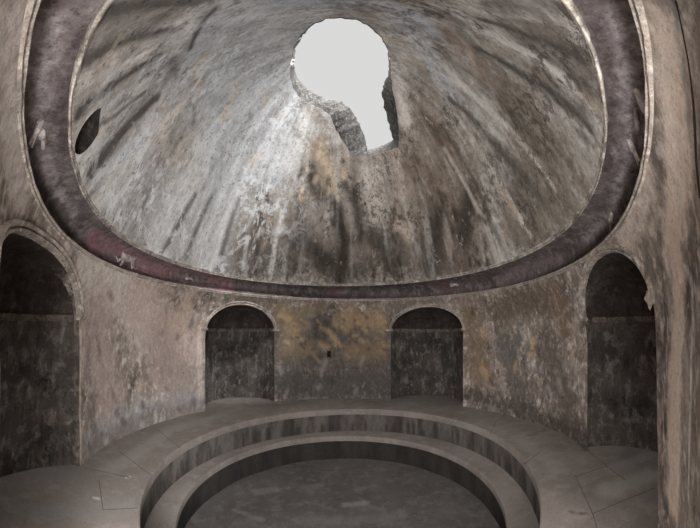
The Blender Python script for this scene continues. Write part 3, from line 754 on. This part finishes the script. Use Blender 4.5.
# relief figures: small bodies modelled in stucco on the band
def relief(px, py, kind, s, rot=0.0, nmz=0):
    c = hitc(px, py); t = angof(c, 0.24); zc = (c[2] - CAMZ) / S
    zc = min(max(zc, 0.216), 0.279)
    r = float(np.interp(zc, [q[1] for q in prof], [q[0] for q in prof]))
    c = cove(t, r - 0.004, zc); s = s * 1.3
    v_ = np.array([0, 0, CAMZ]) - c; c = c + v_ / np.linalg.norm(v_) * s * 0.10
    if abs(t) > 2.0: s *= 0.75
    tx = np.array([math.cos(t), -math.sin(t), 0]); up = np.array([0, 0, 1.0]); nn = -np.array([math.sin(t), math.cos(t), 0])
    k = (zc - 0.24) * 14; up = up + nn * k; up /= np.linalg.norm(up)
    ca, sa = math.cos(rot), math.sin(rot); a_, b_ = tx * ca + up * sa, up * ca - tx * sa; nn = np.cross(a_, b_)
    if nn @ (np.array([0.09 * S, 0.99 * S, CAMZ]) - c) < 0: nn = -nn
    bm = bmesh.new()
    segs = {'runner': [((-.5, 0), (.35, .05), .16), ((.35, .05), (.7, .32), .10), ((.7, .32), (.95, .28), .09), ((-.45, 0), (-.95, -.25), .07), ((-.95, -.25), (-1.2, -.1), .045), ((-.4, -.05), (-.7, -.42), .07), ((.3, 0), (.75, -.3), .065), ((.75, -.3), (1.0, -.2), .04), ((.25, 0), (.45, -.42), .06), ((-.5, .05), (-.8, .2), .04)],
            'bird': [((-.3, 0), (.25, .05), .17), ((.25, .05), (.5, .3), .08), ((.5, .3), (.68, .26), .07), ((-.2, .1), (-.75, .5), .09), ((.0, .1), (.1, .65), .09), ((-.3, -.02), (-.8, -.2), .08), ((0, -.1), (.05, -.4), .04)],
            'figure': [((0, -.25), (.03, .35), .16), ((.03, .35), (.05, .6), .09), ((.06, .66), (.07, .72), .13), ((-.02, -.25), (-.2, -.95), .09), ((.05, -.25), (.22, -.9), .09), ((.03, .35), (.4, .15), .06), ((.4, .15), (.62, .4), .05), ((0, .3), (-.35, .0), .06)],
            'lump': [((-.4, 0), (.1, .05), .15), ((.1, .05), (.5, -.05), .11), ((-.3, .1), (-.25, .25), .08), ((.3, 0), (.35, .2), .07)]}[kind]
    for (x0, y0), (x1, y1), rad_ in segs:
        L = math.hypot(x1 - x0, y1 - y0); n = max(2, int(L / (rad_ * 0.5)) + 1)
        for i in range(n):
            f = i / (n - 1); x = x0 + (x1 - x0) * f; y = y0 + (y1 - y0) * f
            r1 = rad_ * (1 - 0.25 * f)
            p = c + (a_ * x + b_ * y) * s
            bmesh.ops.create_icosphere(bm, subdivisions=2, radius=r1 * s * 1.1, matrix=__import__('mathutils').Matrix.Translation(Vector(p)))
    me = bpy.data.meshes.new('relief_figure'); bm.to_mesh(me); bm.free()
    o = bpy.data.objects.new('relief_figure', me); C.objects.link(o)
    md = o.modifiers.new('r', 'REMESH'); md.mode = 'VOXEL'; md.voxel_size = s * 0.045
    dg = bpy.context.evaluated_depsgraph_get(); dg.update(); m2 = bpy.data.meshes.new_from_object(o.evaluated_get(dg))
    o.modifiers.clear(); o.data = m2; m2.name = 'relief_figure'
    for v in m2.vertices: v.co += Vector([mnoise.noise(v.co * 22) * s * 0.04] * 3)
    m2.polygons.foreach_set('use_smooth', [True] * len(m2.polygons))
    m2.materials.clear(); m2.materials.append(M['relief'])
    o.parent = e; o.matrix_parent_inverse.translation = -Vector(e.location)
    o['label'] = {'runner': 'pale stucco relief of a running animal', 'bird': 'pale stucco relief with a raised wing', 'figure': 'pale stucco relief of a standing figure', 'lump': 'worn stub of a stucco relief'}[kind]
relief(128, 259, 'runner', 0.22); relief(189, 279, 'lump', 0.14)
relief(40, 118, 'figure', 0.12, 0.3); relief(50, 132, 'lump', 0.15)
relief(612, 219, 'bird', 0.16, 0.3); relief(630, 148, 'figure', 0.12, -0.2); relief(626, 100, 'runner', 0.14, 1.2); relief(617, 122, 'lump', 0.12, 0.4)
relief(455, 285, 'lump', 0.16)

# ---------------------------------------------------------------- walkway and pool
def pool_ring(R, hx, hy, a2, b2, n=480):
    t = np.linspace(-math.pi, math.pi, n, endpoint=False); r = R * (1 + a2 * np.cos(2 * t) + b2 * np.sin(2 * t))
    return np.stack([(0.0993 + hx + r * np.sin(t)) * S, (0.9916 + hy + r * np.cos(t)) * S], 1), t
rim, tt = pool_ring(0.7151, 0.0128, -0.0102, 0.0134, 0.0337)
ben, _ = pool_ring(0.6230, -0.0049, 0.0005, 0.0156, 0.0162)
nR = len(tt)
def zlev(z): return z * S + CAMZ
def ringmesh(name, loops, mat, parent=None, closed=False, ang=30):
    """loops: list of (xy array, z) making a cross-section all the way round"""
    V = []; m = len(loops)
    for i in range(nR):
        for xy, z in loops: V.append((xy[i][0], xy[i][1], z))
    F = []
    for i in range(nR):
        j = (i + 1) % nR
        for k in range(m if closed else m - 1):
            k2 = (k + 1) % m; F.append((i * m + k, j * m + k, j * m + k2, i * m + k2))
    o = mesh_obj(name, V, F, mat, parent); recalc(o); sharpen(o, ang); return o
cen_ = np.array([0.1059 * S, 1.001 * S])
def grow(xy, d): r = xy - cen_; L = np.linalg.norm(r, axis=1)[:, None]; return xy + r / L * d
big = cen_ + np.stack([np.sin(tt), np.cos(tt)], 1) * 1.46 * S
loops = [(grow(rim, 0.035), zlev(ZF) - 0.10), (rim, zlev(ZF) - 0.10), (rim, zlev(ZF) - 0.016), (grow(rim, 0.005), zlev(ZF) - 0.005), (grow(rim, 0.016), zlev(ZF))]
for f in np.linspace(0.01, 1, 60): loops.append((rim + (big - rim) * f, zlev(ZF)))
loops += [(big, zlev(ZF) - 0.10)]
fl = ringmesh('floor', loops, M['floor'], closed=True); fl['kind'] = 'structure'; fl['label'] = 'grey marble walkway around the pool'
# slab joints: narrow grooves filled with dirt
FL_STROKES = []
def Fl(pts, w, col, a=0.7, soft=0.5): stroke_px(FL_STROKES, pts, w, col, a, soft, ZF)
Fl([(610, 490), (650, 475)], 14, (104, 98, 93), 0.8)
Fl([(610, 468), (650, 455)], 8, (92, 88, 85), 0.7)
Fl([(20, 470), (70, 475)], 12, (84, 82, 82), 0.7)
Fl([(30, 510), (120, 505)], 16, (88, 84, 82), 0.6)
Fl([(110, 470), (170, 430), (240, 408)], 8, (98, 92, 88), 0.6)
Fl([(520, 440), (560, 470)], 8, (94, 88, 84), 0.5)
Fl([(528, 436), (545, 430)], 2.5, (62, 56, 52), 0.6)
Fl([(570, 512), (585, 514)], 1.5, (44, 40, 38), 0.7)
Fl([(95, 498), (100, 499)], 1.5, (170, 172, 170), 0.8)
Fl([(125, 478), (130, 477)], 1.5, (165, 165, 162), 0.7)
Fl([(580, 442), (586, 450)], 3, (40, 36, 34), 0.7)
paint(fl, FL_STROKES)
V = []; F = []
for line in ([(575, 475), (592, 512), (597, 528)], [(592, 514), (625, 500), (655, 488)], [(575, 477), (607, 466)], [(588, 451), (607, 466), (625, 480)], [(84, 468), (110, 473), (135, 479)], [(99, 480), (101, 495), (103, 510)], [(103, 510), (138, 508)], [(120, 452), (152, 476)], [(158, 430), (180, 448)], [(497, 420), (490, 434)], [(540, 452), (524, 464)]):
    pp = [hitz(*p, ZF) for p in dense(line, 8)[:8 * (len(line) - 1) + 1]]
    for i in range(len(pp) - 1):
        a_, b_ = pp[i], pp[i + 1]; t_ = b_ - a_; n_ = np.array([-t_[1], t_[0], 0]); n_ /= np.linalg.norm(n_)
        w0 = 0.0035 + 0.002 * mnoise.noise(Vector(a_ * 9)); w1 = 0.0035 + 0.002 * mnoise.noise(Vector(b_ * 9))
        k = len(V); top = np.array([0, 0, 0.0012])
        V += [a_ - n_ * w0 + top, a_ + n_ * w0 + top, b_ + n_ * w1 + top, b_ - n_ * w1 + top]; V += [v - 3 * top for v in V[k:k + 4]]
        F += [(k, k + 1, k + 2, k + 3), (k + 4, k + 7, k + 6, k + 5), (k, k + 4, k + 5, k + 1), (k + 1, k + 5, k + 6, k + 2), (k + 2, k + 6, k + 7, k + 3), (k + 3, k + 7, k + 4, k)]
g = NT('dusty_joint'); M['joint'] = g.fin(alb((52, 48, 45)))
jo = mesh_obj('trim_2', V, F, M['joint'], smooth=False); recalc(jo); jo['kind'] = 'structure'; jo['label'] = 'dark joints between the marble slabs'
pool = bpy.data.objects.new('pool', None); C.objects.link(pool); pool.location = (*cen_, zlev(ZP))
pool['label'] = 'empty round sunken stone pool with one step all around its inside'; pool['category'] = 'pool'
bpy.context.view_layer.update()
rimb = grow(rim, 0.014)
z1 = zlev(ZF) - 0.10
def wob(xy, z, a): return np.array([p * (1 + 0) + (p - cen_) * mnoise.noise(Vector((p[0] * 2, p[1] * 2, z))) * a for p in xy])
loops = [(wob(rimb, z, 0.003), z) for z in np.linspace(z1 + 0.0, zlev(ZB) - 0.02, 6)] + [(grow(rimb, 0.12), zlev(ZB) - 0.02), (grow(rimb, 0.12), z1)]
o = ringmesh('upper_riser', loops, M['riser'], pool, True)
UR = []
def zr(z): return hitz
for i in range(70):                        # dark damp runs
    t = random.uniform(-2.4, 2.4); k = int((t + math.pi) / (2 * math.pi) * nR) % nR; p = rimb[k]; zt = random.uniform(0.15, 0.75)
    UR.append(stroke([[p[0], p[1], zlev(ZB)], [p[0], p[1], zlev(ZB) + 0.3 * zt]], random.uniform(0.02, 0.07), (34, 31, 28), 0.75, 0.6))
paint(o, UR)
bi = ben
loops = [(grow(bi, 0.03), zlev(ZB) - 0.09), (bi, zlev(ZB) - 0.09), (bi, zlev(ZB) - 0.014), (grow(bi, 0.004), zlev(ZB) - 0.004), (grow(bi, 0.014), zlev(ZB))]
for f in np.linspace(0.1, 1, 8): loops.append((bi + (grow(rimb, 0.06) - bi) * f, zlev(ZB)))
loops += [(grow(rimb, 0.06), zlev(ZB) - 0.05), (grow(bi, 0.10), zlev(ZB) - 0.09)]
o = ringmesh('step', loops, M['step'], pool, True)
b2_ = grow(bi, 0.02)
loops = [(wob(b2_, z, 0.004), z) for z in np.linspace(zlev(ZB) - 0.09, zlev(ZP) - 0.02, 5)] + [(grow(b2_, 0.1), zlev(ZP) - 0.02), (grow(b2_, 0.1), zlev(ZB) - 0.09)]
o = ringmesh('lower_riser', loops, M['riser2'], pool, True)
V = []; nr = 40
for i in range(nR):
    for f in np.linspace(0.02, 1, nr):
        p = cen_ + (grow(b2_, 0.03)[i] - cen_) * f if False else cen_ + (b2_[i] - cen_) * (f * 1.01)
        V.append((p[0], p[1], zlev(ZP) + mnoise.noise(Vector((p[0] * 1.5, p[1] * 1.5, 0))) * 0.012 + mnoise.noise(Vector((p[0] * 6, p[1] * 6, 3))) * 0.004))
F = grid_faces(nR, nr, True); V.append((cen_[0], cen_[1], zlev(ZP))); c = len(V) - 1
for i in range(nR): F.append((i * nr, c, ((i + 1) % nR) * nr))
# underside
nb_ = len(V)
for i in range(nR): q_ = cen_ + (b2_[i] - cen_) * 1.01; V.append((q_[0], q_[1], zlev(ZP) - 0.08))
for i in range(nR):
    j = (i + 1) % nR; F.append((i * nr + nr - 1, j * nr + nr - 1, nb_ + j, nb_ + i))
F.append(tuple(range(nb_, nb_ + nR)))
o = mesh_obj('pool_floor', V, F, M['pool'], pool); recalc(o); sharpen(o, 40)
PF = []
def Pf(pts, w, col, a=0.6, soft=0.5): PF.append(stroke([hitz(*p, ZP) for p in pts], w, col, a, soft))
Pf([(255, 492), (275, 490)], 0.09, (82, 76, 73)); Pf([(305, 487), (320, 485)], 0.08, (74, 69, 66)); Pf([(345, 505), (365, 503)], 0.07, (88, 83, 80)); Pf([(300, 520), (400, 515)], 0.1, (72, 67, 64)); Pf([(235, 510), (262, 520)], 0.05, (76, 72, 70))
paint(o, PF)

# ---------------------------------------------------------------- doorway edge line on the near wall at the right
cr = [(677, 0), (681, 18), (685, 38), (689, 60), (692, 85), (694, 110), (695, 135), (696, 160), (698, 180), (700, 198)]
pts = [hit(*p) for p in cr]
pts = np.array(pts); d_ = np.array([-(p / np.linalg.norm(p)) for p in (pts - [0, 0, CAMZ])])
o = tube_obj('trim_1', pts + d_ * 0.0005, 0.0035, M['crack']); o['kind'] = 'structure'; o['label'] = 'thin dark crack line around the doorway arch'

for me in bpy.data.meshes:                 # surfaces without stains of their own
    if 'stain' not in me.color_attributes:
        a_ = me.color_attributes.new('stain', 'FLOAT_COLOR', 'POINT'); a_.data.foreach_set('color', np.zeros(len(me.vertices) * 4, np.float32))

# ---------------------------------------------------------------- light: overcast sky through the opening, sun, daylight from the doorway
w = bpy.data.worlds.new('sky'); bpy.context.scene.world = w; w.use_nodes = True
w.node_tree.nodes['Background'].inputs[0].default_value = (1.0, 0.995, 0.99, 1); w.node_tree.nodes['Background'].inputs[1].default_value = 0.70
def light(name, ty, loc, rot, energy, col=(1, 1, 1), **k):
    l = bpy.data.lights.new(name, ty); l.energy = energy; l.color = col
    for a, v in k.items(): setattr(l, a, v)
    o = bpy.data.objects.new(name, l); C.objects.link(o); o.location = loc; o.rotation_euler = rot; return o
light('hazy_sun', 'SUN', (0, 0, 9), (math.radians(5), math.radians(0), 0), 18.0, (1, 0.99, 0.97), angle=math.radians(100))
so = light('sunlit_cloud', 'SUN', (1, 0, 9), (0, 0, 0), 33.0, (0.96, 0.98, 1.0), angle=math.radians(55))
so.rotation_euler = Vector((-0.62, 0.62, -0.48)).to_track_quat('-Z', 'Y').to_euler()
ar = light('doorway_daylight', 'AREA', (0, -0.55, 0.75), (math.radians(118), 0, 0), 190.0, (1, 0.975, 0.95), shape='RECTANGLE', size=1.0, size_y=0.9)

cam = bpy.data.cameras.new('camera'); co = bpy.data.objects.new('camera', cam); C.objects.link(co)
cam.type = 'PANO'; cam.panorama_type = 'EQUIRECTANGULAR'
cam.longitude_min = -X0 / FX; cam.longitude_max = (700 - X0) / FX
cam.latitude_max = Y0 / FY; cam.latitude_min = -(528 - Y0) / FY
cam.clip_start = 0.002
co.location = (0, 0, CAMZ); co.rotation_euler = (math.pi / 2, 0, 0)
sc = bpy.context.scene; sc.camera = co
sc.view_settings.view_transform = 'Standard'; sc.view_settings.look = 'None'; sc.view_settings.gamma = 1.0
sc.view_settings.use_curve_mapping = False; sc.view_settings.exposure = 0.0
sc.cycles.max_bounces = 10; sc.cycles.diffuse_bounces = 8; sc.cycles.use_denoising = True
